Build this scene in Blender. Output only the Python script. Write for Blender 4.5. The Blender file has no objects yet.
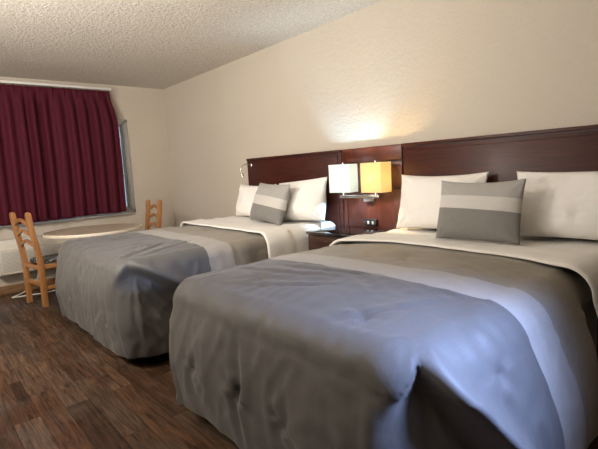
import bpy, bmesh, math, random
from mathutils import Vector, Matrix, noise
random.seed(7)
PI = math.pi
scene = bpy.context.scene
col = scene.collection

# ------------------------------------------------------------------ helpers
def smooth01(t):
    t = max(0.0, min(1.0, t)); return t*t*(3-2*t)
def lerp(a, b, t): return a+(b-a)*t
def n1(x, y=0.0, z=0.0): return noise.noise(Vector((x, y, z)))

def link(name, bm, mat, parent=None, loc=(0, 0, 0), rot=(0, 0, 0), smooth=True, angle=None):
    me = bpy.data.meshes.new(name)
    bmesh.ops.recalc_face_normals(bm, faces=bm.faces[:])
    bm.to_mesh(me); bm.free()
    if smooth:
        for p in me.polygons: p.use_smooth = True
        if angle is not None: me.set_sharp_from_angle(angle=math.radians(angle))
    o = bpy.data.objects.new(name, me); col.objects.link(o)
    if mat: me.materials.append(mat)
    o.location = loc; o.rotation_euler = rot
    if parent: o.parent = parent
    return o
def empty(name, loc, rz=0.0):
    o = bpy.data.objects.new(name, None); col.objects.link(o)
    o.location = loc; o.rotation_euler = (0, 0, rz); o.empty_display_size = .1
    return o
def tag(o, label, cat, group=None):
    o['label'] = label; o['category'] = cat
    if group: o['group'] = group
    return o
def struct(o):
    o['kind'] = 'structure'; return o
def copy_tree(o, parent=None):
    c = o.copy(); col.objects.link(c)
    if parent: c.parent = parent
    for ch in list(o.children): copy_tree(ch, c)
    return c

def add_box(bm, c, s, bev=0.0, seg=2, rot=None):
    g = bmesh.ops.create_cube(bm, size=1.0)
    vs = g['verts']
    for v in vs: v.co = Vector((v.co.x*s[0], v.co.y*s[1], v.co.z*s[2]))
    if bev > 0:
        es = list({e for v in vs for e in v.link_edges})
        r = bmesh.ops.bevel(bm, geom=es, offset=bev, segments=seg, affect='EDGES', profile=.5)
        vs = list({v for f in r['faces'] for v in f.verts} | {v for v in vs if v.is_valid})
    M = Matrix.Translation(Vector(c)) @ (rot.to_4x4() if rot is not None else Matrix())
    for v in vs: v.co = M @ v.co
    return vs
def box(name, c, s, mat, parent=None, bev=0.003, loc=(0, 0, 0), seg=2):
    bm = bmesh.new(); add_box(bm, c, s, bev, seg); return link(name, bm, mat, parent, loc, angle=40)
def add_tube(bm, pts, r, n=10, cap=True):
    pts = [Vector(p) for p in pts]; rings = []
    rr = r if isinstance(r, (list, tuple)) else [r]*len(pts)
    prev = None
    for i, p in enumerate(pts):
        d = (pts[min(i+1, len(pts)-1)]-pts[max(i-1, 0)]).normalized()
        if prev is None:
            a = d.orthogonal().normalized()
        else:
            a = (prev-d*prev.dot(d)).normalized()
        prev = a; b = d.cross(a)
        rings.append([bm.verts.new(p+(a*math.cos(2*PI*k/n)+b*math.sin(2*PI*k/n))*rr[i]) for k in range(n)])
    for i in range(len(rings)-1):
        for k in range(n):
            bm.faces.new((rings[i][k], rings[i][(k+1) % n], rings[i+1][(k+1) % n], rings[i+1][k]))
    if cap:
        bm.faces.new(rings[0][::-1]); bm.faces.new(rings[-1])
def add_lathe(bm, prof, n=40, c=(0, 0, 0)):
    rings = []
    for r, z in prof:
        if r < 1e-6: rings.append([bm.verts.new((c[0], c[1], c[2]+z))])
        else: rings.append([bm.verts.new((c[0]+r*math.cos(2*PI*k/n), c[1]+r*math.sin(2*PI*k/n), c[2]+z)) for k in range(n)])
    for a, b in zip(rings, rings[1:]):
        for k in range(n):
            if len(a) == 1 and len(b) == 1: continue
            if len(a) == 1: bm.faces.new((a[0], b[k], b[(k+1) % n]))
            elif len(b) == 1: bm.faces.new((a[k], a[(k+1) % n], b[0]))
            else: bm.faces.new((a[k], a[(k+1) % n], b[(k+1) % n], b[k]))
def smooth_path(pts, n=8):
    pts = [Vector(p) for p in pts]; out = []
    P = [pts[0]]+pts+[pts[-1]]
    for i in range(1, len(P)-2):
        for k in range(n):
            t = k/n
            a, b, c, d = P[i-1], P[i], P[i+1], P[i+2]
            out.append(.5*((2*b)+(c-a)*t+(2*a-5*b+4*c-d)*t*t+(3*b-a-3*c+d)*t**3))
    out.append(pts[-1]); return out
def grid_faces(bm, G):
    for i in range(len(G)-1):
        for j in range(len(G[0])-1):
            q = [G[i][j], G[i+1][j], G[i+1][j+1], G[i][j+1]]
            u = []
            for v in q:
                if v not in u: u.append(v)
            if len(u) >= 3:
                try: bm.faces.new(u)
                except ValueError: pass

# ------------------------------------------------------------------ materials
class NT:
    def __init__(s, name):
        s.m = bpy.data.materials.new(name); s.m.use_nodes = True
        s.t = s.m.node_tree; s.b = s.t.nodes['Principled BSDF']; s.out = s.t.nodes['Material Output']
    def n(s, typ, **kw):
        nd = s.t.nodes.new(typ)
        for k, v in kw.items():
            if k in nd.inputs.keys() if isinstance(k, str) else False: nd.inputs[k].default_value = v
            else: setattr(nd, k, v)
        return nd
    def l(s, a, b): s.t.links.new(a, b)
    def set(s, **kw):
        names = dict(color='Base Color', rough='Roughness', metal='Metallic', spec='Specular IOR Level', sheen='Sheen Weight',
                     sheen_r='Sheen Roughness', sheen_t='Sheen Tint', coat='Coat Weight', coat_r='Coat Roughness', trans='Transmission Weight', ecol='Emission Color', estr='Emission Strength', ior='IOR', sub='Subsurface Weight')
        for k, v in kw.items():
            if k in ('color', 'ecol', 'sheen_t'): v = (*v, 1) if len(v) == 3 else v
            s.b.inputs[names[k]].default_value = v
        return s
    def coord(s, which='Object', scale=(1, 1, 1), rot=(0, 0, 0), loc=(0, 0, 0)):
        tc = s.n('ShaderNodeTexCoord'); mp = s.n('ShaderNodeMapping')
        mp.inputs['Scale'].default_value = scale; mp.inputs['Rotation'].default_value = rot; mp.inputs['Location'].default_value = loc
        s.l(tc.outputs[which], mp.inputs['Vector']); return mp.outputs['Vector']
    def noise(s, vec, scale, detail=3, rough=.5, dist=0):
        nd = s.n('ShaderNodeTexNoise'); nd.inputs['Scale'].default_value = scale; nd.inputs['Detail'].default_value = detail
        nd.inputs['Roughness'].default_value = rough; nd.inputs['Distortion'].default_value = dist
        s.l(vec, nd.inputs['Vector']); return nd.outputs['Fac']
    def ramp(s, fac, stops, interp='LINEAR'):
        nd = s.n('ShaderNodeValToRGB'); nd.color_ramp.interpolation = interp
        e = nd.color_ramp.elements
        while len(e) < len(stops): e.new(.5)
        for el, (p, c) in zip(e, stops):
            el.position = p; el.color = (*c, 1) if not isinstance(c, (int, float)) else (c, c, c, 1)
        s.l(fac, nd.inputs['Fac']); return nd.outputs['Color']
    def mix(s, fac, a, b, mode='MIX'):
        nd = s.n('ShaderNodeMix'); nd.data_type = 'RGBA'; nd.blend_type = mode
        for v, i in ((fac, 0), (a, 6), (b, 7)):
            if hasattr(v, 'is_output'): s.l(v, nd.inputs[i])
            else: nd.inputs[i].default_value = v if i == 0 else (*v, 1)
        return nd.outputs[2]
    def math(s, op, a, b=None):
        nd = s.n('ShaderNodeMath'); nd.operation = op
        for v, i in ((a, 0), (b, 1)):
            if v is None: continue
            if hasattr(v, 'is_output'): s.l(v, nd.inputs[i])
            else: nd.inputs[i].default_value = v
        return nd.outputs[0]
    def col(s, c): s.l(c, s.b.inputs['Base Color']); return s
    def bump(s, h, strength=.2, dist=.01):
        nd = s.n('ShaderNodeBump'); nd.inputs['Strength'].default_value = strength; nd.inputs['Distance'].default_value = dist
        s.l(h, nd.inputs['Height'])
        prev = s.b.inputs['Normal'].links
        if prev: s.l(prev[0].from_socket, nd.inputs['Normal'])
        s.l(nd.outputs['Normal'], s.b.inputs['Normal']); return s

def plain(name, c, rough=.5, var=.08, scale=20, **kw):
    m = NT(name); m.set(rough=rough, **kw)
    f = m.noise(m.coord(), scale, 3)
    m.col(m.mix(f, tuple(x*(1-var) for x in c), tuple(min(1, x*(1+var)) for x in c)))
    return m.m

def wall_mat():
    m = NT('painted_knockdown_wall'); v = m.coord('Object')
    big = m.noise(v, 1.3, 2)
    m.col(m.mix(big, (.52, .458, .378), (.58, .515, .428))); m.set(rough=.55, spec=.35)
    a = m.noise(v, 34, 4, .6, .6); k = m.ramp(a, [(.44, 0), (.58, 1)])
    m.bump(k, .28, .006)
    m.bump(m.noise(v, 160, 2), .12, .002)
    return m.m
def ceil_mat():
    m = NT('popcorn_ceiling'); v = m.coord('Object')
    a = m.noise(v, 42, 4, .7); b = m.noise(v, 20, 3, .6)
    h = m.math('ADD', a, m.math('MULTIPLY', b, .5))
    m.col(m.mix(m.ramp(a, [(.35, 0), (.65, 1)]), (.70, .645, .56), (.90, .845, .75))); m.set(rough=.95, spec=.1)
    m.bump(h, 1.0, .03)
    return m.m
def floor_mat():
    m = NT('rustic_vinyl_planks')
    v = m.coord('Object')
    def bricks(off, wid, row, loc):
        br = m.n('ShaderNodeTexBrick'); mp = m.n('ShaderNodeMapping'); mp.inputs['Location'].default_value = loc
        m.l(v, mp.inputs['Vector']); m.l(mp.outputs[0], br.inputs['Vector'])
        br.offset = off; br.offset_frequency = 2; br.squash = 1.0
        br.inputs['Scale'].default_value = 1.0; br.inputs['Brick Width'].default_value = wid; br.inputs['Row Height'].default_value = row
        br.inputs['Mortar Size'].default_value = .0016; br.inputs['Mortar Smooth'].default_value = .2; br.inputs['Bias'].default_value = 0
        br.inputs['Color1'].default_value = (0, 0, 0, 1); br.inputs['Color2'].default_value = (1, 1, 1, 1); br.inputs['Mortar'].default_value = (.5, .5, .5, 1)
        sep = m.n('ShaderNodeSeparateColor'); m.l(br.outputs['Color'], sep.inputs['Color']); return br, sep.outputs[0]
    br, tone = bricks(.37, .86, .125, (0, 0, 0))
    br2, tone2 = bricks(.43, .61, .0625, (.21, 0, 0))
    big = m.ramp(m.noise(v, 1.1, 1), [(.48, 0), (.52, 1)])
    base = m.ramp(tone, [(0, (.040, .022, .014)), (.2, (.105, .052, .028)), (.4, (.062, .038, .026)), (.6, (.140, .078, .044)), (.8, (.088, .064, .048)), (1, (.150, .095, .062))])
    base2 = m.ramp(tone2, [(0, (.032, .020, .014)), (.3, (.120, .066, .038)), (.6, (.075, .055, .042)), (1, (.165, .108, .070))])
    base = m.mix(m.math('MULTIPLY', big, .75), base, base2)
    sh = m.n('ShaderNodeVectorMath'); sh.operation = 'MULTIPLY_ADD'
    m.l(br.outputs['Color'], sh.inputs[0]); sh.inputs[1].default_value = (7, 13, 5); m.l(v, sh.inputs[2])
    mp = m.n('ShaderNodeMapping'); mp.inputs['Scale'].default_value = (1.0, 13, 1); m.l(sh.outputs[0], mp.inputs['Vector'])
    g1 = m.noise(mp.outputs[0], 2.2, 5, .6, 1.2)
    g2 = m.noise(mp.outputs[0], 7, 4, .6, .5)
    c = m.mix(1.0, base, m.ramp(g1, [(.30, (.35, .33, .32)), (.5, (1, 1, 1)), (.70, (1.5, 1.45, 1.4))]), 'MULTIPLY')
    c = m.mix(m.ramp(g2, [(.36, .6), (.55, 0)]), c, (.018, .011, .008))
    blot = m.noise(v, 3.2, 3, .6)
    c = m.mix(m.ramp(blot, [(.52, 0), (.72, .45)]), c, (.135, .112, .092))
    kn = m.n('ShaderNodeTexVoronoi'); kn.inputs['Scale'].default_value = 1.0
    mpk = m.n('ShaderNodeMapping'); mpk.inputs['Scale'].default_value = (2.2, 4.6, 1); m.l(v, mpk.inputs['Vector']); m.l(mpk.outputs[0], kn.inputs['Vector'])
    c = m.mix(m.ramp(kn.outputs['Distance'], [(.03, .9), (.10, 0)]), c, (.012, .007, .005))
    c = m.mix(br.outputs['Fac'], c, (.010, .007, .005))
    c = m.mix(1.0, c, (.80, .72, .66), 'MULTIPLY')
    m.col(c); m.set(spec=.25)
    r = m.ramp(g1, [(.3, .50), (.7, .36)]); m.l(r, m.b.inputs['Roughness'])
    m.bump(m.math('SUBTRACT', g2, br.outputs['Fac']), .25, .004)
    return m.m
def wood_mat(name, dark, light, scale=(3, 30, 30), rough=.35, coat=.2, rot=(0, 0, 0), spec=.5):
    m = NT(name); v = m.coord('Object', scale, rot)
    f = m.noise(v, 1.5, 5, .6, .8); g = m.noise(v, 6, 3, .6)
    c = m.mix(m.ramp(f, [(.3, 0), (.7, 1)]), dark, light)
    c = m.mix(m.ramp(g, [(.35, .35), (.55, 0)]), c, tuple(x*.5 for x in dark))
    m.col(c); m.set(rough=rough, coat=coat, coat_r=.25, spec=spec)
    m.bump(g, .06, .002); return m.m
def weave_bump(m, v, s=420, strength=.12):
    w1 = m.n('ShaderNodeTexWave'); w1.bands_direction = 'X'; w1.inputs['Scale'].default_value = s/6.28; w1.inputs['Distortion'].default_value = .6
    w2 = m.n('ShaderNodeTexWave'); w2.bands_direction = 'Y'; w2.inputs['Scale'].default_value = s/6.28; w2.inputs['Distortion'].default_value = .6
    m.l(v, w1.inputs['Vector']); m.l(v, w2.inputs['Vector'])
    m.bump(m.math('ADD', w1.outputs['Fac'], w2.outputs['Fac']), strength, .0006)
def comforter_mat():
    # stripes run across the bed: driven by the cloth's own length coordinate
    m = NT('striped_comforter_cloth')
    at = m.n('ShaderNodeAttribute'); at.attribute_name = 'cloth'
    sep = m.n('ShaderNodeSeparateXYZ'); m.l(at.outputs['Vector'], sep.inputs[0])
    y = sep.outputs['Y']
    mp = m.n('ShaderNodeMapping'); mp.inputs['Scale'].default_value = (1, 1, 1); m.l(at.outputs['Vector'], mp.inputs['Vector'])
    ms = m.n('ShaderNodeMapping'); ms.inputs['Scale'].default_value = (60, 4, 1); m.l(at.outputs['Vector'], ms.inputs['Vector'])
    ms2 = m.n('ShaderNodeMapping'); ms2.inputs['Scale'].default_value = (4, 60, 1); m.l(at.outputs['Vector'], ms2.inputs['Vector'])
    slub = m.math('MULTIPLY', m.math('ADD', m.noise(ms.outputs[0], 3, 3, .6), m.noise(ms2.outputs[0], 3, 3, .6)), .5)
    dark = m.mix(slub, (.084, .080, .077), (.138, .132, .127))
    white = m.mix(slub, (.31, .288, .262), (.41, .383, .35))
    beige = m.mix(slub, (.215, .187, .148), (.295, .26, .21))
    s1 = m.math('GREATER_THAN', y, -1.375); s2 = m.math('GREATER_THAN', y, -1.175)
    c = m.mix(s1, dark, white); c = m.mix(s2, c, beige)
    m.col(c); m.set(rough=.56, spec=.38, sheen=.15, sheen_r=.4)
    mw = m.n('ShaderNodeMapping'); mw.inputs['Scale'].default_value = (9, 9, 9); m.l(m.coord(), mw.inputs['Vector'])
    cr = m.noise(mw.outputs[0], 1.6, 5, .62, 1.4); ab = m.math('ABSOLUTE', m.math('SUBTRACT', cr, .5))
    m.bump(cr, .16, .008)
    m.bump(slub, .10, .002)
    return m.m
def white_cloth(name, c=(.78, .75, .70)):
    m = NT(name); v = m.coord()
    m.col(m.mix(m.noise(v, 5, 3), tuple(x*.96 for x in c), c)); m.set(rough=.8, spec=.2, sheen=.15)
    m.bump(m.noise(v, 9, 4, .55, .8), .25, .012); m.bump(m.noise(v, 300, 2), .08, .001)
    return m.m
def cushion_mat(name, hi, lo):
    m = NT(name); tc = m.n('ShaderNodeTexCoord'); sep = m.n('ShaderNodeSeparateXYZ'); m.l(tc.outputs['Object'], sep.inputs[0])
    v = m.coord('Object', (30, 30, 400)); w = m.noise(v, 1, 2)
    v2 = m.coord('Object', (400, 30, 30)); w2 = m.noise(v2, 1, 2)
    w = m.math('MULTIPLY', m.math('ADD', w, w2), .5)
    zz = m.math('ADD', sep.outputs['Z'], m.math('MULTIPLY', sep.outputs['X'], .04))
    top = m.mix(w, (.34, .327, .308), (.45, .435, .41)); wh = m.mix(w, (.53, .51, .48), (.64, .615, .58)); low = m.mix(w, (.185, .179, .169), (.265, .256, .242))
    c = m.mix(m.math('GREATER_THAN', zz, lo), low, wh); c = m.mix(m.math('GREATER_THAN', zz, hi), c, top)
    m.col(c); m.set(rough=.85, spec=.15, sheen=.1); m.bump(w, .2, .002); return m.m
def curtain_mat():
    m = NT('burgundy_curtain_cloth'); v = m.coord('Object', (6, 6, 1)); f = m.noise(v, 4, 3)
    m.col(m.mix(f, (.048, .004, .011), (.085, .007, .018))); m.set(rough=.75, spec=.2, sheen=.08, sheen_r=.5, sheen_t=(.8, .2, .3))
    m.bump(m.noise(m.coord('Object', (400, 400, 60)), 1, 2), .1, .001); return m.m
def seat_mat():
    m = NT('black_and_white_print_cloth'); v = m.coord()
    a = m.noise(v, 16, 4, .6, 2.5); k = m.ramp(a, [(.47, 0), (.54, 1)])
    m.col(m.mix(k, (.03, .032, .035), (.30, .30, .29))); m.set(rough=.85); return m.m
def shade_mat(name, c, e, strength):
    m = NT(name); m.col(m.mix(m.noise(m.coord('Object', (200, 200, 40)), 1, 2), tuple(x*.93 for x in c), c))
    m.set(rough=.9, spec=.1)
    tr = m.n('ShaderNodeBsdfTranslucent'); tr.inputs['Color'].default_value = (*[x*.8 for x in c], 1)
    mx = m.n('ShaderNodeMixShader'); mx.inputs[0].default_value = .65
    m.l(m.b.outputs[0], mx.inputs[1]); m.l(tr.outputs[0], mx.inputs[2]); m.l(mx.outputs[0], m.out.inputs['Surface'])
    m.set(ecol=e, estr=strength)
    return m.m

M = {}
M['wall'] = wall_mat(); M['ceiling'] = ceil_mat(); M['floor'] = floor_mat()
M['cherry'] = wood_mat('dark_cherry_veneer', (.034, .006, .004), (.075, .015, .008), (2.2, 14, 30), .45, .08, spec=.3)
M['cherry_v'] = wood_mat('dark_cherry_veneer_upright', (.050, .010, .005), (.110, .024, .010), (14, 14, 2.2), .42, .12, spec=.35)
M['groove'] = plain('near_black_groove', (.012, .004, .003), .5)  # near-black tone for the groove strips and the panel backing
M['espresso'] = wood_mat('dark_nightstand_wood', (.030, .010, .007), (.07, .024, .014), (3, 20, 20), .28, .4)
M['glass_top'] = plain('black_polished_top', (.012, .011, .011), .12, coat=.6, coat_r=.05)
M['pine'] = wood_mat('honey_pine', (.30, .125, .040), (.50, .235, .085), (24, 24, 2.5), .38, .25)
M['comforter'] = comforter_mat()
M['sheet'] = white_cloth('white_cotton_sheet', (.86, .835, .79)); M['pillow'] = white_cloth('white_pillowcase', (.90, .875, .835))
M['fitted'] = white_cloth('white_fitted_sheet', (.74, .72, .70))
M['box'] = plain('black_box_spring_cloth', (.02, .02, .022), .9)
M['metal_dark'] = plain('dark_bed_steel', (.03, .03, .03), .5, metal=.8)
M['chrome'] = plain('brushed_nickel', (.62, .60, .57), .25, metal=1.0)
M['white_paint'] = plain('white_paint', (.72, .70, .66), .4)
M['cream_plastic'] = plain('cream_plastic', (.60, .56, .48), .45)
M['grille'] = plain('grey_beige_louvers', (.40, .37, .31), .5)
M['cord'] = plain('white_cable_rubber', (.8, .78, .74), .5)
M['black_plastic'] = plain('black_plastic', (.012, .012, .013), .35)
M['white_plastic'] = plain('white_plastic', (.8, .8, .78), .35)
M['curtain'] = curtain_mat(); M['seat'] = seat_mat()
M['laminate'] = plain('beige_laminate', (.50, .42, .33), .32, .1, 8, coat=.15)
M['laminate_edge'] = plain('pale_table_edge', (.72, .63, .50), .4, .05, 10)
M['alu'] = plain('grey_aluminium_window', (.42, .42, .40), .4, metal=.3)
M['baseboard'] = wood_mat('brown_baseboard_wood', (.16, .085, .04), (.30, .175, .085), (20, 2, 20), .4, .1)
gm = NT('window_glass'); gm.set(color=(.80, .90, 1.0), rough=.02, trans=1.0, ior=1.05, spec=.3)
gm.l(gm.mix(gm.noise(gm.coord(), 3), (.78, .88, .98), (.84, .93, 1)), gm.b.inputs['Base Color']); M['glass'] = gm.m

# ------------------------------------------------------------------ room
XR, YF, H = 8.2, -5.4, 2.48
WY0, WY1, WZ0, WZ1 = -2.95, -.60, .82, 2.02      # window opening in the left wall
def quad_wall(name, boxes, mat):
    bm = bmesh.new()
    for c, s in boxes: add_box(bm, c, s)
    return struct(link(name, bm, mat, smooth=False))
def bxr(x0, x1, y0, y1, z0, z1): return (((x0+x1)/2, (y0+y1)/2, (z0+z1)/2), (x1-x0, y1-y0, z1-z0))
quad_wall('floor', [bxr(-.15, XR+.15, YF-.15, .15, -.12, 0)], M['floor'])
quad_wall('ceiling', [bxr(-.15, XR+.15, YF-.15, .15, H, H+.12)], M['ceiling'])
quad_wall('wall_back', [bxr(-.15, XR+.15, 0, .15, 0, H)], M['wall'])
quad_wall('wall_left', [bxr(-.15, 0, YF, WY0, 0, H), bxr(-.15, 0, WY1, 0, 0, H), bxr(-.15, 0, WY0, WY1, 0, WZ0), bxr(-.15, 0, WY0, WY1, WZ1, H)], M['wall'])
quad_wall('wall_right', [bxr(XR, XR+.15, YF, 0, 0, H)], M['wall'])
quad_wall('wall_front', [bxr(-.15, XR+.15, YF-.15, YF, 0, H)], M['wall'])
struct(box('baseboard_left', (.009, YF/2, .05), (.018, -YF-.02, .10), M['baseboard'], bev=.004))
struct(box('baseboard_back', (XR/2, -.009, .05), (XR-.05, .018, .10), M['baseboard'], bev=.004))
w = struct(empty('window_1', (-.04, (WY0+WY1)/2, WZ0)))
wl, wh = WY1-WY0, WZ1-WZ0
bm = bmesh.new()
for yy in (-wl/2+.018, wl/2-.018): add_box(bm, (.02, yy, wh/2), (.07, .036, wh), .004)
for zz in (.018, wh-.018): add_box(bm, (.02, 0, zz), (.07, wl, .036), .004)
for yy in (-wl/2-.008, wl/2+.008): add_box(bm, (.046, yy, wh/2), (.02, .03, wh+.046), .003)
for zz in (-.008, wh+.008): add_box(bm, (.046, 0, zz), (.02, wl+.046, .03), .003)
link('window_frame', bm, M['alu'], w, angle=40)
bm = bmesh.new()
for yy in (-wl/2+.055, wl/2-.055, 0): add_box(bm, (.02, yy, wh/2), (.03, .03, wh-.07), .003)
for zz in (.05, wh-.05, wh*.40): add_box(bm, (.02, 0, zz), (.028, wl-.08, .026), .003)
link('sash', bm, M['alu'], w, angle=40)
bm = bmesh.new(); add_box(bm, (.018, 0, wh/2), (.004, wl-.07, wh-.07)); link('pane', bm, M['glass'], w, smooth=False)

struct(box('trim_1', (.020, (WY0+WY1)/2-.05, WZ0-.030), (.088, WY1-WY0, .010), M['white_paint'], bev=.004))
# ------------------------------------------------------------------ curtain and its track
def make_curtain():
    bm = bmesh.new(); NY, NZ = 560, 46
    y1, y0, zt, zb = -.80, -3.25, 2.375, .835
    G = []
    for i in range(NY+1):
        t = i/NY; y = lerp(y0, y1, t); row = []
        per = .131; ph = (y-y1)/per
        for j in range(NZ+1):
            k = j/NZ; z = lerp(zt, zb, k)
            dn = smooth01(k/.16)
            wob = .55*n1(y*2.3, 3.1, z*.35)*dn
            p = 2*PI*(ph+wob*.8)
            s = math.sin(p)
            sh = math.copysign(abs(s)**.75, s)
            pinch = math.exp(-((math.sin(p*.5+.4))/.28)**2)
            x = .115 + (1-dn)*(.022*pinch-.004) + dn*(.052*sh*(.75+.6*n1(y*4.1, 7.7))+.020*n1(y*9, 1.2, z*.5))
            x += .05*dn*smooth01(k)*.3
            hem = -.036*smooth01((-.8-y)/1.4)+.008*math.sin(y*2.2)+.012*n1(y*6, 2.2)
            yy = y + .065*smooth01(k/.3)*smooth01((y-(y1-.30))/.30) - .012*smooth01((k-.5)/.5)
            row.append(bm.verts.new((x, yy, z+hem*k)))
        G.append(row)
    grid_faces(bm, G)
    o = link('curtain', bm, M['curtain'])
    md = o.modifiers.new('thickness', 'SOLIDIFY'); md.thickness = .004; md.offset = 0
    return o
tag(make_curtain(), 'burgundy red pleated curtain hanging over the window', 'curtain')
ct = tag(empty('curtain_track', (.10, -2.0, 2.385)), 'white curtain track above the burgundy curtain near the ceiling', 'curtain rail')
box('rail', (0, -.02, .022), (.034, 2.46, .030), M['white_paint'], ct, .005)
box('end_cap', (0, 1.222, .022), (.040, .024, .036), M['white_paint'], ct, .006)
for yy in (-.9, 0, .95): box('bracket', (-.055, yy, .026), (.09, .03, .018), M['white_paint'], ct, .003)

# ------------------------------------------------------------------ wall air conditioner under the window
ac = tag(empty('air_conditioner', (0, -1.72, .24)), 'cream through-wall air conditioner under the window behind the chair', 'air conditioner')
bm = bmesh.new(); add_box(bm, (.097, 0, .20), (.19, 1.08, .40), .022, 3); link('housing', bm, M['cream_plastic'], ac, angle=45)
bm = bmesh.new()
add_box(bm, (.196, 0, .155), (.012, 1.0, .265), .018, 3)
link('front_panel', bm, M['cream_plastic'], ac, angle=45)
bm = bmesh.new()
for k in range(15): add_box(bm, (.2035, -.02, .05+k*.0150), (.006, .92, .0080), .002, 1)
link('grille', bm, M['grille'], ac, angle=40)
bm = bmesh.new()
for k in range(7): add_box(bm, (.05+k*.018, -.12, .4005), (.006, .7, .006), .001, 1)
link('top_vent', bm, M['grille'], ac, angle=40)
box('control_flap', (.10, .38, .402), (.12, .20, .008), M['grille'], ac, .003)
bm = bmesh.new()
add_tube(bm, smooth_path([(.04, -1.84, .228), (.10, -1.86, .14), (.20, -2.02, .03), (.27, -2.155, .006), (.30, -2.11, .006), (.33, -1.98, .006), (.36, -1.85, .006), (.30, -1.6, .006)]), .006, 8)
tag(link('power_cord', bm, M['cord']), 'white cord looped on the floor below the air conditioner', 'cord')

# ------------------------------------------------------------------ table and ladder back chairs
tb = tag(empty('round_table', (1.0, -1.42, 0)), 'round beige table with a pale edge under the curtained window', 'table')
bm = bmesh.new(); add_lathe(bm, [(0, .705), (.475, .705), (.484, .709), (.484, .7295), (.48, .733), (0, .733)], 72)
link('tabletop', bm, M['laminate'], tb, angle=35)
bm = bmesh.new(); add_lathe(bm, [(.483, .703), (.492, .705), (.4945, .712), (.4945, .726), (.492, .7325), (.483, .734), (.483, .703)], 72)
link('edge_band', bm, M['laminate_edge'], tb, angle=35)
bm = bmesh.new(); add_lathe(bm, [(0, .06), (.045, .06), (.038, .1), (.038, .67), (.10, .69), (.13, .704), (0, .704)], 32); link('pedestal', bm, M['metal_dark'], tb, angle=40)
bm = bmesh.new()
for k in range(4):
    a = PI/4+k*PI/2
    add_tube(bm, [(math.cos(a)*.02, math.sin(a)*.02, .07), (math.cos(a)*.18, math.sin(a)*.18, .05), (math.cos(a)*.30, math.sin(a)*.30, .018)], [.03, .024, .018], 10)
link('base', bm, M['metal_dark'], tb)

def make_chair():
    # local: origin on floor under back posts centre, faces +y
    root = empty('ladder_back_chair', (0, 0, 0))
    W, D = .355, .385
    def post(x):
        bm = bmesh.new(); n = 12; pts = []
        def yoff(z): return -.060*smooth01((z-.42)/.56)
        prof = [(z, .0265) for z in (0, .1, .25, .4, .46, .55, .65, .75, .85, .93)]+[(.955, .0255), (.968, .021), (.976, .010)]
        rings = []
        for z, h in prof:
            ring = []
            for k in range(16):
                a = 2*PI*k/16; ca, sa = math.cos(a), math.sin(a)
                q = (abs(ca)**6+abs(sa)**6)**(-1/6)
                ring.append(bm.verts.new((x+h*q*ca, yoff(z)+h*q*sa*.95, z)))
            rings.append(ring)
        for a, b in zip(rings, rings[1:]):
            for k in range(16): bm.faces.new((a[k], a[(k+1) % 16], b[(k+1) % 16], b[k]))
        bm.faces.new(rings[0][::-1]); bm.faces.new(rings[-1])
        return link('back_post', bm, M['pine'], root, angle=50)
    for s in (-1, 1): post(s*W/2)
    def yo(z): return -.060*smooth01((z-.42)/.56)
    for zc in (.875, .765, .655):
        bm = bmesh.new(); N = 24; G = []
        for i in range(N+1):
            u = -1+2*i/N; x = u*(W/2-.018)
            top = zc+.036*(math.cos(u*PI)*.5+.5)**.8+.004
            bot = zc-.042+.058*(1-abs(u))**1.05
            bow = -.012*(1-u*u)
            G.append([bm.verts.new((x, yo(zc)+bow-.009, bot)), bm.verts.new((x, yo(zc)+bow-.009, top)), bm.verts.new((x, yo(zc)+bow+.009, top)), bm.verts.new((x, yo(zc)+bow+.009, bot))])
        for a, b in zip(G, G[1:]):
            for k in range(4): bm.faces.new((a[k], a[(k+1) % 4], b[(k+1) % 4], b[k]))
        bm.faces.new(G[0]); bm.faces.new(G[-1][::-1])
        link('ladder_slat', bm, M['pine'], root, angle=40)
    for s in (-1, 1):
        box('front_leg', (s*W/2, D, .21), (.045, .045, .42), M['pine'], root, .006)
        box('side_rail', (s*W/2, D/2, .405), (.026, D-.046, .045), M['pine'], root, .004)
        box('side_stretcher', (s*W/2, D/2, .185), (.022, D-.046, .036), M['pine'], root, .004)
    box('seat_rail', (0, D, .405), (W-.046, .026, .045), M['pine'], root, .004)
    box('seat_rail', (0, 0, .405), (W-.048, .026, .045), M['pine'], root, .004)
    box('cross_stretcher', (0, 0, .235), (W-.048, .022, .05), M['pine'], root, .004)
    box('cross_stretcher', (0, D, .235), (W-.046, .022, .036), M['pine'], root, .004)
    bm = bmesh.new(); add_box(bm, (0, D/2+.010, .452), (W+.0-.05, D-.035, .046), .02, 4)
    bmesh.ops.subdivide_edges(bm, edges=bm.edges[:], cuts=1, use_grid_fill=True)
    link('seat_cushion', bm, M['seat'], root)
    return root
c1 = make_chair(); c1.location = (.83, -2.01, 0); c1.rotation_euler.z = math.radians(13)
tag(c1, 'pine ladder-back chair beside the curtain and foot of far bed', 'chair', 'ladder-back chairs at the round table')
c2 = copy_tree(c1); c2.location = (.645, -.635, 0); c2.rotation_euler.z = math.radians(180)
tag(c2, 'pine ladder-back chair across the table in the room corner', 'chair', 'ladder-back chairs at the round table')

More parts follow.
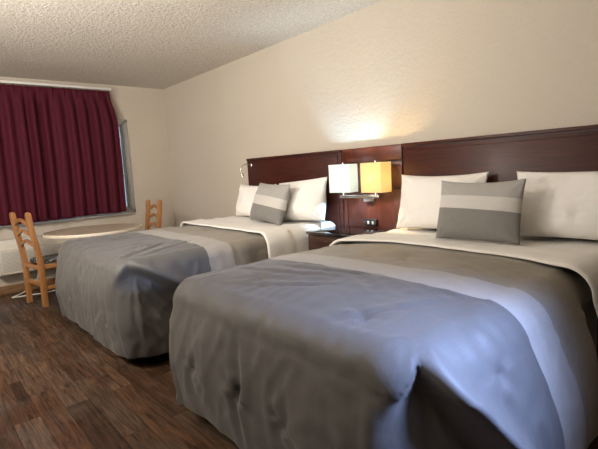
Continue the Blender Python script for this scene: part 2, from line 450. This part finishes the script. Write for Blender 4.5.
# ------------------------------------------------------------------ beds
def bed(x0, x1, label):
    xc = (x0+x1)/2; w = x1-x0
    b = tag(empty('bed', (xc, -1.0, 0)), label, 'bed', 'motel beds')
    bm = bmesh.new(); add_box(bm, (0, .045, .50), (w-.26, 1.74, .37), .07, 5); link('mattress', bm, M['fitted'], b)
    bm = bmesh.new(); add_box(bm, (0, .045, .235), (w-.26, 1.74, .155), .02, 3); link('box_spring', bm, M['box'], b, angle=45)
    bm = bmesh.new()
    for sx in (-1, 1): add_box(bm, (sx*(w/2-.12), .0, .145), (.035, 1.74, .025))
    for yy in (-.84, 0, .84): add_box(bm, (0, yy, .1365), (w-.24, .035, .04))
    link('bed_frame', bm, M['metal_dark'], b, smooth=False)
    for sx in (-1, 1):
        for yy in (-.72, .72):
            bm = bmesh.new(); add_tube(bm, [(sx*(w/2-.24), yy, 0), (sx*(w/2-.24), yy, .125)], .024, 14); link('leg', bm, M['metal_dark'], b, angle=40)
    return b

def comforter(name, x0, x1, yf, yh, zt, hem, seed, tufts, fold, label, top_tufts, side_hem=None, creases=(), y_flat=-.9, r=.10, flare_r=0.0, edge_drop=0.0):
    R = r+.025; R2 = r+edge_drop+.03; r_base = r
    xc = (x0+x1)/2
    # perimeter (outer) : left side -> foot -> right side
    step = .0155
    P = []
    def seg(a, b):
        L = (Vector(b)-Vector(a)).length; n = max(1, int(L/step))
        return [Vector(a).lerp(Vector(b), i/n) for i in range(n)]
    pl = seg((x0, yh), (x0, yf+R)); P += [(p, Vector((-1, 0)), 'L') for p in pl]
    n = int(R*PI/2/step)
    for i in range(n):
        a = PI+PI/2*i/n; P.append((Vector((x0+R+R*math.cos(a), yf+R+R*math.sin(a))), Vector((math.cos(a), math.sin(a))), 'CL'))
    P += [(p, Vector((0, -1)), 'F') for p in seg((x0+R, yf), (x1-R2, yf))]
    n = int(R2*PI/2/step)
    for i in range(n):
        a = 1.5*PI+PI/2*i/n; P.append((Vector((x1-R2+R2*math.cos(a), yf+R2+R2*math.sin(a))), Vector((math.cos(a), math.sin(a))), 'CR'))
    P += [(p, Vector((1, 0)), 'R') for p in seg((x1, yf+R2), (x1, yh))]+[(Vector((x1, yh)), Vector((1, 0)), 'R')]
    S = [0.0]
    for (a, _, _), (b, _, _) in zip(P, P[1:]): S.append(S[-1]+(b-a).length)
    sR = next(S[i] for i, q in enumerate(P) if q[2] == 'CR')+R2*PI/4       # right foot corner
    sL = next(S[i] for i, q in enumerate(P) if q[2] == 'CL')+R*PI/4
    NT_, NA, ND = 46, 9, 40
    bm = bmesh.new(); lay = bm.verts.layers.float_vector.new('cloth')
    G = []
    for i, (p, N, kind) in enumerate(P):
        s = S[i]; row = []
        r = r_base+edge_drop*max(0.0, N.x); a_e = (.22 if flare_r else 0.0)*max(0.0, N.x)
        o_e = -r+r*math.cos(a_e); z_e = r*math.sin(a_e)
        Pin = p-N*r
        sx = xc+max(-.18, min(.18, (p.x-xc)*.25)); sp = Vector((sx if kind in 'F' else xc+max(-.18, min(.18, (p.x-xc)*.25)), max(p.y, yf+.62)))
        if kind in ('L',): sp.x = xc-.18 if p.y > yf+.62 else sp.x
        if kind in ('R',): sp.x = xc+.18 if p.y > yf+.62 else sp.x
        cr = math.exp(-((s-sR)/.16)**2); cl = math.exp(-((s-sL)/.16)**2)
        def wr(pos, k=1.0):
            a = .009*n1(pos.x*2.6+seed, pos.y*2.6, pos.z*2.6)
            b = .005*n1(pos.x*7+seed, pos.y*4.5, pos.z*5)
            c = .0030*n1(pos.x*16, pos.y*16+seed, pos.z*16)
            return (a+b+c)*k*(1-.85*smooth01((pos.y-y_flat)/.12))-.010*smooth01((pos.y-y_flat)/.12)
        def topfeat(x, y):
            h = 0.0
            for tx, ty in top_tufts:
                dx, dy = x-tx, y-ty; q = math.hypot(dx, dy)
                if q < .4:
                    th = math.atan2(dy, dx)
                    h += -.012*math.exp(-(q/.03)**2)-.004*math.exp(-(q/.12)**2)+.0042*math.cos(2*th+seed)*math.exp(-(q/.10)**2)+.003*math.cos(5*th+tx*9)*math.exp(-((q-.06)/.05)**2)
            # pull wrinkles running from the foot edge
            e = math.exp(-((y-yf)/.30)**2)
            h += e*.0060*n1(x*22+2*n1(x*3, y*2), y*2.2, seed)
            # long soft diagonal ripples across the top
            q = n1((x*.55+y)*13, (x-y*.5)*1.7, seed+3)
            h += .0042*(1-abs(q)*2.2)*smooth01((n1(x*1.7, y*1.7, seed+8)+.25)*2.0)
            for (ax, ay, bx, by, amp, wd) in creases:
                A = Vector((ax, ay)); B = Vector((bx, by)); d = B-A; L = d.length; d /= L
                v = Vector((x, y))-A; t = v.dot(d); o = v.dot(Vector((-d.y, d.x)))
                if -.1 < t < L+.1:
                    f = smooth01(t/L*3+.3)*smooth01((L-t)/L*3+.3); o += .015*math.sin(t*9+seed)
                    h += f*amp*(math.exp(-((o-wd)/wd)**2)-math.exp(-(o/(wd*.55))**2))
            return h
        for j in range(NT_+1):
            t = j/NT_; q = sp.lerp(Pin, t)
            crown = .020*(1-t**3)
            z = zt+crown-.004
            pos = Vector((q.x, q.y, z)); z += wr(pos, .8)+topfeat(q.x, q.y)
            v = bm.verts.new((q.x, q.y, z)); v[lay] = (q.x, q.y, 0); row.append(v)
        hz = hem
        if side_hem is not None and kind in ('L', 'R'): hz = lerp(hem, side_hem, smooth01((p.y-yf-R)/.5))
        hz += .012*n1(s*3.1, seed)
        D = zt-r-hz
        def disp(pos, d, arc):
            """outward displacement on the hanging part; d: 0 at edge, 1 at hem"""
            f = 0.0
            f += .030*math.sin(PI*min(1, max(0, d))**.85)*(1.0 if kind != 'R' else .6)*(1-.8*cr)
            f += (.022*d)*(0 if kind in 'F' else 1) - .055*d*d*cr
            if kind in ('R', 'CR'): f += o_e+flare_r*math.sin(PI/2*d)*smooth01((s-sR)/.30+.15)
            f += (wr(pos, 1.3))
            fold_amp = smooth01(d*1.6)*.013
            f += fold_amp*(n1(s*5.2+seed*3, d*.7, 1.3)+.45*n1(s*13+seed, d*.9, 2.2))
            f += .004*n1(s*26+seed, d*1.3, 4.4)*smooth01(d*2+.4)*(1-.6*d)
            f += .014*max(0, .5-abs(n1(s*7+seed+2*d, d*1.6, 9.1))*2.4)*smooth01(n1(s*2.1, d*1.5, seed+2)*2+.5)
            for ts, td, amp in tufts:
                dx = s-ts; dz = (d-td)*D; q = math.hypot(dx, dz)
                if q < .45:
                    th = math.atan2(dz, dx)
                    f += amp*(-.006*math.exp(-(q/.022)**2)-.009*math.exp(-((dz+.25*dx)/.013)**2)*math.exp(-(dx/.055)**2)+.005*math.exp(-((dz+.25*dx-.04)/.022)**2)*math.exp(-(dx/.07)**2))
                    f += amp*.0065*math.cos(4*th+.6)*math.exp(-((q-.05)/.05)**2)
                    f += -amp*.015*math.exp(-((dx+.02*math.sin(dz*11)-.03*dz)/.026)**2)*math.exp(-(dz/.17)**2)*(1.0 if amp > 1.2 else .35)
                    f += amp*.007*math.exp(-((dx-.055+.02*math.sin(dz*9))/.03)**2)*math.exp(-((dz+.05)/.2)**2)*(1.0 if amp > 1.2 else .35)
            return f
        def corner(pos, y, zz):
            """folded lip running down the right side from the foot corner"""
            f = 0.0; dz = 0.0
            u = s-sR                      # + along the right side
            if u > -.5:
                uu = max(0, u)
                zl = zt-fold[0]-1.1*max(0, -u)-fold[1]*uu-fold[2]*uu*uu+.008*math.sin(uu*23)
                dd = zz-zl
                st = smooth01((u+.10)/.16)*smooth01((.85-u)/.35); sr = smooth01((u+.18)/.24)*smooth01((.85-u)/.35)
                if dd >= 0: f += st*.055*math.exp(-(dd/.08)**2)*smooth01(u/.12)
                else:
                    f += st*.055*math.exp(-(dd/.028)**2)*smooth01(u/.12)
                    f += -sr*.085*smooth01(1 if u > 0 else (-dd)/(.05-.7*u))*smooth01(-dd/.075)*(1-.55*smooth01((-dd-.10)/.32))
                    c = dd*math.cos(.6)+u*math.sin(.6)
                    f += st*(.022*(.35-abs(n1(c*11, (u-dd)*3, seed)))+.008*n1(c*24, (u-dd)*5, seed))*smooth01(-dd/.05)*smooth01(u/.12)
            return f
        for j in range(1, NA+1):
            th = (PI/2-a_e)*j/NA
            o = -r+r*math.sin(th); z = zt-r+r*math.cos(th)
            q = p+N*o; pos = Vector((q.x, q.y, z))
            w1 = wr(pos, .9)
            t = j/NA
            tf = topfeat(q.x, q.y)*(1-t)
            nrm = Vector((N.x*math.sin(th), N.y*math.sin(th), math.cos(th)))
            pk = .006*n1(s*20+seed, 0, 4.4)*math.sin(th)
            cc = corner(pos, q.y, z)*t
            if kind in ('L', 'R'): cc -= .035*t*smooth01((p.y-(y_flat-.12))/.16)
            pos = pos+nrm*(w1+tf+pk)+Vector((N.x, N.y, 0))*cc
            pos.z -= .028*(cr+cl)*t*.5
            v = bm.verts.new(pos); v[lay] = (q.x, q.y-(r*th if kind == 'F' else 0), 0); row.append(v)
        for j in range(1, ND+1):
            d = j/ND; z = zt-r+z_e*(1-d)-D*d-.014*(cr+cl)*(1-d)
            pos = Vector((p.x, p.y, z))
            f = disp(pos, d, 0)+corner(pos, p.y, z)
            if kind in ('L', 'R'):
                tp = smooth01((p.y-(y_flat-.12))/.16); f = f*(1-tp)-.035*tp
            q = p+N*f
            ycl = q.y-(.5*d if kind in ('F',) else 0)
            ysh = 0.0
            if kind in ('R', 'CR'): ysh = -.10*smooth01(d)
            v = bm.verts.new((q.x, q.y, z)); v[lay] = (q.x+(N.x*d*.5), min(-1.5, ycl) if kind == 'F' else q.y+ysh, 0); row.append(v)
        lastp = p+N*f
        for k in range(1, 6):
            a = PI*k/5*.9
            q = lastp-N*(.022-.022*math.cos(a)); v = bm.verts.new((q.x, q.y, hz-.022*math.sin(a))); v[lay] = (q.x, q.y, 0); row.append(v)
        q = lastp-N*.05; v = bm.verts.new((q.x, q.y, hz+.03)); v[lay] = (q.x, q.y, 0); row.append(v)
        G.append(row)
    grid_faces(bm, G)
    # centre strip between the two spines
    L = [row[0] for row in G]
    i0 = next(i for i, q in enumerate(P) if q[0].y <= yf+.62+1e-4)
    i1 = len(P)-1-next(i for i, q in enumerate(reversed(P)) if q[0].y <= yf+.62+1e-4)
    nl = i0; left = L[:i0+1]; right = L[i1:][::-1]
    m_ = min(len(left), len(right))
    K = 14; S_ = []
    for a, b in zip(left[:m_], right[:m_]):
        rowv = [a]
        for k in range(1, K):
            c = a.co.lerp(b.co, k/K); base = zt+.016+.004
            z = base
            pos = Vector((c.x, c.y, z)); z = zt+.020-.004+wr(pos, .8)+topfeat(c.x, c.y)
            v = bm.verts.new((c.x, c.y, z)); v[lay] = (c.x, c.y, 0); rowv.append(v)
        rowv.append(b); S_.append(rowv)
    grid_faces(bm, S_)
    # close the foot end of the strip with the fan's own inner ring
    ring = [L[i] for i in range(i0, i1+1)]
    lastrow = S_[-1]
    try:
        f = bm.faces.new([v for v in ring]+[v for v in lastrow[::-1][1:-1]])
        bmesh.ops.triangulate(bm, faces=[f])
    except ValueError: pass
    bmesh.ops.remove_doubles(bm, verts=bm.verts[:], dist=.0004)
    base = Vector((xc, (yf+yh)/2, hem))
    for v in bm.verts: v.co -= base
    o = link(name, bm, M['comforter'], loc=base)
    return tag(o, label, 'comforter', 'striped comforters'), sR, sL

def sheet(x0, x1, y0, y1, zt, left_drop, right_drop, label, seed, slant=0.0, lead=0.0, lead2=0.0, flare=0.0):
    """white sheet across the head end, rolled front edge, hanging over both sides"""
    bm = bmesh.new(); r = .11; xs = []
    NXT, NX = 90, 0
    L = x1-x0-2*r; arc = r*PI/2
    tot = left_drop+arc+L+arc+right_drop; n = int(tot/.02)
    G = []
    NYb = 34
    for i in range(n+1):
        a = tot*i/n
        if a < left_drop: px, pz, N = x0, zt-r-(left_drop-a), Vector((-1, 0, 0))
        elif a < left_drop+arc:
            th = (a-left_drop)/r; px, pz, N = x0+r-r*math.cos(th), zt-r+r*math.sin(th), Vector((-math.cos(th), 0, math.sin(th)))
        elif a < left_drop+arc+L: px, pz, N = x0+r+(a-left_drop-arc), zt, Vector((0, 0, 1))
        elif a < left_drop+2*arc+L:
            th = (a-left_drop-arc-L)/r; px, pz, N = x1-r+r*math.sin(th), zt-r+r*math.cos(th), Vector((math.sin(th), 0, math.cos(th)))
        else: px, pz, N = x1, zt-r-(a-left_drop-2*arc-L), Vector((1, 0, 0))
        u = (px-x0)/(x1-x0)
        down = max(0, (zt-r-pz))
        ye = y0+slant*u-lead*math.exp(-(u/.17)**2)-lead2*math.exp(-((1-u)/.2)**2)+.020*n1(a*2.2, seed)+.010*n1(a*6, seed+4)-.10*down
        if px > (x0+x1)/2: px += flare*smooth01(down/.30+.1)-flare*smooth01(.1)
        row = []
        # rolled edge underside first
        for k in range(6):
            th = PI*(1-k/5*.5)
            rr = .020
            row.append(bm.verts.new(Vector((px, ye+rr+rr*math.cos(th)*1.0, pz))+N*(rr*math.sin(th)*1.0-.004)) if k else bm.verts.new(Vector((px, ye+.05, pz))-N*.006))
        for k in range(1, NYb+1):
            t = k/NYb; y = lerp(ye+.02, y1, t)
            h = .016
            band = .24+.03*n1(a*1.7, seed+9)
            # folded-back band is thicker, ends in a soft step
            h -= .012*smooth01((y-(ye+band))/.035)
            c = .62-.05*math.sin(a)
            h += .007*n1(px*5+seed, y*7, pz*5)+.004*n1(px*3+y*14, y*4, seed)+.0025*n1(px*17, y*17, pz*17+seed)
            if down > 0 or N.z < .5: h += .010*n1(y*11, pz*2, seed+2)*smooth01(down/.12+.2)
            row.append(bm.verts.new(Vector((px, y, pz))+N*h))
        G.append(row)
    grid_faces(bm, G)
    base = Vector(((x0+x1)/2, (y0+y1)/2, zt-.1))
    for v in bm.verts: v.co -= base
    o = link('folded_sheet', bm, M['sheet'], loc=base)
    md = o.modifiers.new('thickness', 'SOLIDIFY'); md.thickness = .004; md.offset = -1
    return tag(o, label, 'sheet', 'white sheets folded over the comforters')

def pillow(name, w, h, t, mat, seed, sag=.0, corner=.06, wr=1.0):
    """stands on its long edge: local x width, z height (0..h), y thickness; front is -y"""
    bm = bmesh.new(); NU, NV = 54, 40; sides = []
    for sgn in (-1, 1):
        G = []
        for i in range(NU+1):
            u = -1+2*i/NU; row = []
            for j in range(NV+1):
                v = -1+2*j/NV
                eu = math.copysign(abs(u)**.92, u); ev = math.copysign(abs(v)**.92, v)
                x = eu*w/2*(1-corner*(1-v*v)*1.0)
                z = ev*h/2*(1-corner*1.25*(1-u*u))
                fu = max(0, 1-abs(u)**2.6); fv = max(0, 1-abs(v)**2.4)
                th = t/2*(fu**.55)*(fv**.55)*(1.0+.22*(-v))
                edge = min(1, (fu*fv)*4)
                d = wr*(.014*n1(x*5+seed, z*5, sgn)+.007*n1(x*12, z*12+seed, sgn)+.003*n1(x*28+seed, z*28, sgn))*edge
                # wrinkles fanning from the corners
                rr = math.hypot(1-abs(u), 1-abs(v))
                an = math.atan2(1-abs(v), 1-abs(u)+1e-6)
                d += wr*.004*math.cos(an*11+seed+sgn)*math.exp(-((rr-.3)/.22)**2)
                z2 = z-sag*(1-u*u)*max(0, v)
                row.append((x, sgn*(th+max(-th*.6, d)), z2+h/2))
            G.append(row)
        sides.append(G)
    V = {}
    def vert(s, i, j):
        key = (0 if (i in (0, NU) or j in (0, NV)) else s, i, j)
        if key not in V:
            c = sides[s][i][j]; V[key] = bm.verts.new(c if key[0] == s and not (i in (0, NU) or j in (0, NV)) else (c[0], 0, c[2]))
        return V[key]
    for s in (0, 1):
        for i in range(NU):
            for j in range(NV):
                q = [vert(s, i, j), vert(s, i+1, j), vert(s, i+1, j+1), vert(s, i, j+1)]
                if s == 1: q.reverse()
                bm.faces.new(q)
    o = link(name, bm, mat)
    return o
def put(o, loc, lean, rz=0.0, roll=0.0):
    m = Matrix.Translation(loc) @ Matrix.Rotation(rz, 4, 'Z') @ Matrix.Rotation(-lean, 4, 'X') @ Matrix.Rotation(roll, 4, 'Y')
    o.matrix_world = m
    return o

B1 = (1.755, 3.385); B2 = (3.985, 5.525); YFOOT = -1.985; ZT = .745
bed(*B1, 'double bed nearest the window, mattress under a grey striped comforter')
bed(*B2, 'double bed in the foreground, nearest the viewer, under a grey striped comforter')
def foot_s(x0, x, yh, R=.13): return (-YFOOT-R+yh)+R*PI/2+(x-x0-R)   # perimeter position of a point on the foot side
YH = -.55; YH1 = -.70
comforter('comforter', B1[0], B1[1], YFOOT, YH1, ZT, .105, 3.7,
          [(foot_s(B1[0], 2.25, YH1), .66, .9), (foot_s(B1[0], 2.66, YH1), .66, .9), (foot_s(B1[0], 3.08, YH1), .62, .9)],
          (.0, .30, 1.0), 'grey striped comforter on the bed nearest the window', [(2.3, -1.6), (2.9, -1.65), (2.6, -.95)],
          y_flat=-.98, creases=[(3.28, -1.93, 2.95, -1.5, .010, .03), (3.3, -1.8, 3.0, -1.25, .007, .025)])
comforter('comforter', B2[0], B2[1], YFOOT, YH, ZT, .125, 11.3,
          [(foot_s(B2[0], 4.30, YH, .14), .52, 1.0), (foot_s(B2[0], 4.655, YH, .14), .52, 1.7), (foot_s(B2[0], 4.945, YH, .14), .55, 1.0), (foot_s(B2[0], 5.25, YH, .14), .55, .9), (foot_s(B2[0], 5.39, YH, .14)+.14*PI/2+.20, .04, 1.0)],
          (.02, 1.15, .2), 'grey striped comforter on the foreground bed, nearest the viewer', [(5.156, -1.79), (5.42, -1.62), (4.45, -1.7), (4.75, -1.0)],
          y_flat=-.80, r=.115, flare_r=.065, edge_drop=.055, creases=[(4.10, -1.66, 4.75, -1.52, .006, .03), (4.35, -1.88, 4.85, -1.6, .006, .028), (5.1, -1.9, 5.3, -1.45, .005, .03), (4.3, -1.5, 4.9, -1.38, .005, .03)])
sheet(B1[0]-.012, 3.372, -.80, -.075, ZT+.022, .16, .30, 'white sheet folded across the head of the bed nearest the window', 5.1, slant=-.06)
sheet(B2[0]-.008, B2[1]+.016, -.62, -.075, ZT+.014, .14, .22, 'white sheet folded across the head of the foreground bed', 2.3, slant=-.10, lead=.18, lead2=.10, flare=.085)

ZP = ZT+.030
g = 'white pillows against the headboards'
p_ = pillow('pillow', .64, .36, .17, M['pillow'], 1.1, .01, .06, 1.3); put(p_, (2.27, -.21, ZP), math.radians(14), 0, math.radians(1))
tag(p_, 'white pillow behind the grey cushion, far side of bed nearest the window', 'pillow', g)
p_ = pillow('pillow', .66, .385, .19, M['pillow'], 4.4, -.01, .06, 1.3); put(p_, (3.06, -.255, ZP), math.radians(13), 0, math.radians(-4))
tag(p_, 'white pillow beside the nightstand on the bed nearest the window', 'pillow', g)
p_ = pillow('pillow', .67, .40, .16, M['pillow'], 8.2, .005, .06, 1.3); put(p_, (4.43, -.20, ZP), math.radians(12), 0, math.radians(0))
tag(p_, 'white pillow against the headboard beside nightstand and lamp on the foreground bed', 'pillow', g)
p_ = pillow('pillow', .70, .395, .17, M['pillow'], 6.3, .0, .06, 1.3); put(p_, (5.285, -.20, ZP), math.radians(12), 0, 0)
tag(p_, 'white pillow at the right edge of the foreground bed, cut by the photo edge', 'pillow', g)
g = 'grey striped throw cushions'
p_ = pillow('throw_cushion', .57, .375, .17, cushion_mat('grey_striped_cushion_far', .240, .150), 2.0, .0, .05, .7); put(p_, (2.80, -.45, ZP+.004), math.radians(19), math.radians(-8), math.radians(2))
tag(p_, 'grey cushion with white band on the bed nearest the window', 'cushion', g)
p_ = pillow('throw_cushion', .50, .36, .14, cushion_mat('grey_striped_cushion_near', .255, .178), 9.0, .012, .035, .7); put(p_, (4.85, -.47, ZP+.004), math.radians(14), math.radians(2), math.radians(0))
tag(p_, 'grey cushion with white band on the foreground bed', 'cushion', g)

# ------------------------------------------------------------------ headboards, panel, nightstand
def headboard(x0, x1, label):
    t = tag(empty('headboard', ((x0+x1)/2, 0, 0)), label, 'headboard', 'dark cherry headboards')
    w = x1-x0; z1 = 1.396
    bm = bmesh.new(); add_box(bm, (0, -.022, z1/2), (w-.006, .040, z1), .004); link('board', bm, M['cherry'], t, angle=40)
    bm = bmesh.new(); add_box(bm, (0, -.0465, (z1-.05)/2+.0), (w-.09, .012, z1-.055), .005, 2); link('raised_panel', bm, M['cherry'], t, angle=40)
    bm = bmesh.new()
    add_box(bm, (0, -.0425, z1-.026), (w-.082, .003, .006)); 
    for s in (-1, 1): add_box(bm, (s*(w/2-.0435), -.0425, z1/2-.012), (.006, .003, z1-.03))
    link('panel_groove', bm, M['groove'], t, smooth=False)
    bm = bmesh.new(); add_box(bm, (0, -.0455, z1-.011), (w-.006, .014, .022), .004); link('top_moulding', bm, M['cherry'], t, angle=40)
    return t
headboard(1.99, 3.418, 'dark cherry headboard behind the bed nearest the window')
headboard(4.056, 5.50, 'dark cherry headboard behind the foreground bed')
wp = tag(empty('wall_panel', (3.737, 0, .30)), 'cherry wall panel behind the nightstand and lamp, between the headboards', 'wall panel')
bm = bmesh.new(); add_box(bm, (0, -.014, .548), (.628, .024, 1.096), .003); link('backing', bm, M['groove'], wp, angle=40)
def wpb(nm, x0, x1, z0, z1): box(nm, ((x0+x1)/2, -.035, (z0+z1)/2), (x1-x0, .022, z1-z0), M['cherry_v'], wp, .004)
wpb('stile', -.313, -.264, 0, .968); wpb('top_board', -.313, .313, .977, 1.095)
wpb('upper_board', -.258, .313, .762, .968); wpb('lower_board', -.258, .313, 0, .754)

ns = tag(empty('nightstand', (3.678, -.26, 0)), 'dark wood nightstand with polished top between the two beds', 'nightstand')
bm = bmesh.new()
add_box(bm, (-.262, 0, .37), (.024, .40, .70), .003); add_box(bm, (.262, 0, .37), (.024, .40, .70), .003)
add_box(bm, (0, .19, .37), (.50, .016, .70)); add_box(bm, (0, 0, .10), (.50, .38, .02)); add_box(bm, (0, 0, .45), (.50, .38, .018)); add_box(bm, (0, -.17, .05), (.50, .02, .08)); add_box(bm, (0,0,.705),(.53,.38,.02))
link('carcass', bm, M['espresso'], ns, angle=40)
box('top', (0, -.002, .729), (.570, .425, .024), M['glass_top'], ns, .005)
def drawer(z0, z1):
    d = box('drawer', (0, -.200, (z0+z1)/2), (.49, .020, z1-z0), M['espresso'], ns, .003)
    bm = bmesh.new(); add_tube(bm, [(0, -.21, (z0+z1)/2), (0, -.228, (z0+z1)/2)], [.006, .013], 14); link('knob', bm, M['chrome'], d, angle=40)
drawer(.575, .705); drawer(.465, .568)

# lamp with two shades
la = tag(empty('wall_lamp', (3.735, -.046, 1.0)), 'twin wall lamp with two lit rectangular shades above the nightstand', 'lamp')
box('backplate', (.0, -.016, -.016), (.110, .028, .060), M['chrome'], la, .004)
bm = bmesh.new(); add_box(bm, (.0, -.075, .002), (.022, .10, .020), .003); add_box(bm, (-.01, -.128, .004), (.41, .028, .022), .003)
link('arm', bm, M['chrome'], la, angle=40)
def shade(xc, mat, rz, w, name='lamp_shade'):
    d, h = .115, .228
    bm = bmesh.new(); n = 2
    for (cx, cy, sx, sy) in ((0, -d/2, w, .002), (0, d/2, w, .002), (-w/2, 0, .002, d), (w/2, 0, .002, d)):
        add_box(bm, (cx, cy, h/2), (sx, sy, h))
    o = link(name, bm, mat, la, smooth=False); o.location = (xc, -.135, .040); o.rotation_euler.z = rz
    bm = bmesh.new(); add_tube(bm, [(0, 0, -.026), (0, 0, .05)], .016, 12); add_tube(bm, [(0, 0, .224), (0, 0, .240)], .006, 8); add_box(bm, (0, 0, .225), (w-.004, .004, .004)); add_box(bm, (0, 0, .226), (.004, d-.004, .004))
    add_tube(bm, [(.004, 0, .0), (.004, 0, .224)], .002, 6)
    link('socket', bm, M['chrome'], o, angle=40)
    return o
M['shade_l'] = shade_mat('lit_white_shade', (.95, .92, .82), (1, .92, .68), .40)
M['shade_r'] = shade_mat('lit_cream_shade', (.95, .86, .62), (1, .74, .32), .34)
shade(-.170, M['shade_l'], math.radians(9), .205)
shade(.170, M['shade_r'], math.radians(-2), .205)

ob = tag(empty('outlet_box', (3.735, -.046, .753)), 'black power outlet box with white sockets on panel above nightstand', 'outlet')
box('case', (0, -.014, .030), (.135, .028, .056), M['black_plastic'], ob, .006)
for xx in (-.012, .034): box('socket', (xx, -.0285, .030), (.018, .003, .026), M['white_plastic'], ob, .001)
box('usb_port', (-.045, -.0285, .030), (.014, .003, .007), M['chrome'], ob, .0005)

rl = tag(empty('reading_lamp', (2.10, -.0535, 1.325)), 'small chrome gooseneck reading light on far headboard corner', 'reading light')
bm = bmesh.new(); add_tube(bm, [(0, 0, 0), (0, -.016, 0), (0, -.022, 0)], [.024, .024, .018], 20); link('mount', bm, M['chrome'], rl, angle=40)
bm = bmesh.new(); add_tube(bm, smooth_path([(0, -.02, 0), (-.008, -.06, .012), (-.025, -.105, .0), (-.035, -.125, -.045), (-.032, -.12, -.085)]), .0055, 10); link('gooseneck', bm, M['chrome'], rl)
bm = bmesh.new(); add_tube(bm, [(-.032, -.12, -.08), (-.031, -.118, -.095), (-.029, -.112, -.12)], [.008, .014, .016], 16); link('lamp_head', bm, M['chrome'], rl, angle=40)

# ------------------------------------------------------------------ lights
def lamp(name, typ, loc, energy, color, size=.1, rot=None, size_y=None, spread=None):
    d = bpy.data.lights.new(name, typ); d.energy = energy; d.color = color
    if typ == 'AREA':
        d.size = size
        if size_y: d.shape = 'RECTANGLE'; d.size_y = size_y
    else: d.shadow_soft_size = size
    if spread: d.spread = math.radians(spread)
    o = bpy.data.objects.new(name, d); col.objects.link(o); o.location = loc
    if rot is not None: o.rotation_euler = rot
    return o
def aim(loc, to): return (Vector(to)-Vector(loc)).to_track_quat('-Z', 'Y').to_euler()
lamp('bulb_light_cool', 'POINT', (3.565, -.205, 1.15), 30, (.42, .70, 1.0), .03)
lamp('bulb_light_warm', 'POINT', (3.898, -.205, 1.15), 15, (1.0, .70, .34), .03)
L = (3.0, -3.8, 2.40); lamp('ceiling_light', 'AREA', L, 125, (1.0, .925, .835), .7, aim(L, (1.0, -1.0, 1.0)))
L = (4.2, -3.3, 1.2); lamp('added_up_fill', 'AREA', L, 115, (1.0, .935, .86), 1.6, aim(L, (3.4, -2.4, 4)))  # added upward fill that brightens the ceiling, no fixture stands here
L = (6.75, -1.15, 2.05); lamp('cool_side_light', 'AREA', L, 15, (.38, .53, 1.0), .45, aim(L, (5.42, -1.95, .5)), .45, 44)  # cool light reaching the beds from the right, its source is unseen

L = (7.9, -1.3, 1.75); lamp('added_cool_fill', 'AREA', L, 1.6, (.45, .60, 1.0), .4, aim(L, (3.45, -1.72, .48)), .4, 22)  # added cool fill for the far bed's right side, no opening behind it
L = (-2.2, -1.9, 3.6); lamp('daylight_window', 'AREA', L, 600, (.62, .80, 1.0), 2.2, aim(L, (0, -1.8, 1.2)), 1.2)
wd = bpy.data.worlds.new('world'); scene.world = wd; wd.use_nodes = True
nt = wd.node_tree; bg = nt.nodes['Background']
tc = nt.nodes.new('ShaderNodeTexCoord'); sp = nt.nodes.new('ShaderNodeSeparateXYZ'); rp = nt.nodes.new('ShaderNodeValToRGB')
nt.links.new(tc.outputs['Generated'], sp.inputs[0]); nt.links.new(sp.outputs['Z'], rp.inputs['Fac'])
rp.color_ramp.elements[0].color = (.34, .42, .52, 1); rp.color_ramp.elements[1].color = (.30, .48, .80, 1)
nt.links.new(rp.outputs[0], bg.inputs['Color']); bg.inputs['Strength'].default_value = 1.4

# ------------------------------------------------------------------ camera
ya, pi_, ro = map(math.radians, (49.3084, -6.8848, -3.2198))
f = Vector((-math.sin(ya)*math.cos(pi_), math.cos(ya)*math.cos(pi_), math.sin(pi_)))
r0 = Vector((math.cos(ya), math.sin(ya), 0)); u0 = r0.cross(f)
r2 = math.cos(ro)*r0+math.sin(ro)*u0; u2 = -math.sin(ro)*r0+math.cos(ro)*u0
cd = bpy.data.cameras.new('camera'); cam = bpy.data.objects.new('camera', cd); col.objects.link(cam)
cam.matrix_world = Matrix(((r2.x, u2.x, -f.x, 6.1259), (r2.y, u2.y, -f.y, -2.8924), (r2.z, u2.z, -f.z, 1.2402), (0, 0, 0, 1)))
cd.sensor_width = 36; cd.lens = 448.43*36/598; cd.clip_start = .05
scene.camera = cam
scene.view_settings.view_transform = 'Standard'
scene.view_settings.look = 'None'
scene.view_settings.exposure = 0
scene.cycles.use_denoising = True
scene.cycles.max_bounces = 8
scene.cycles.sample_clamp_indirect = 4
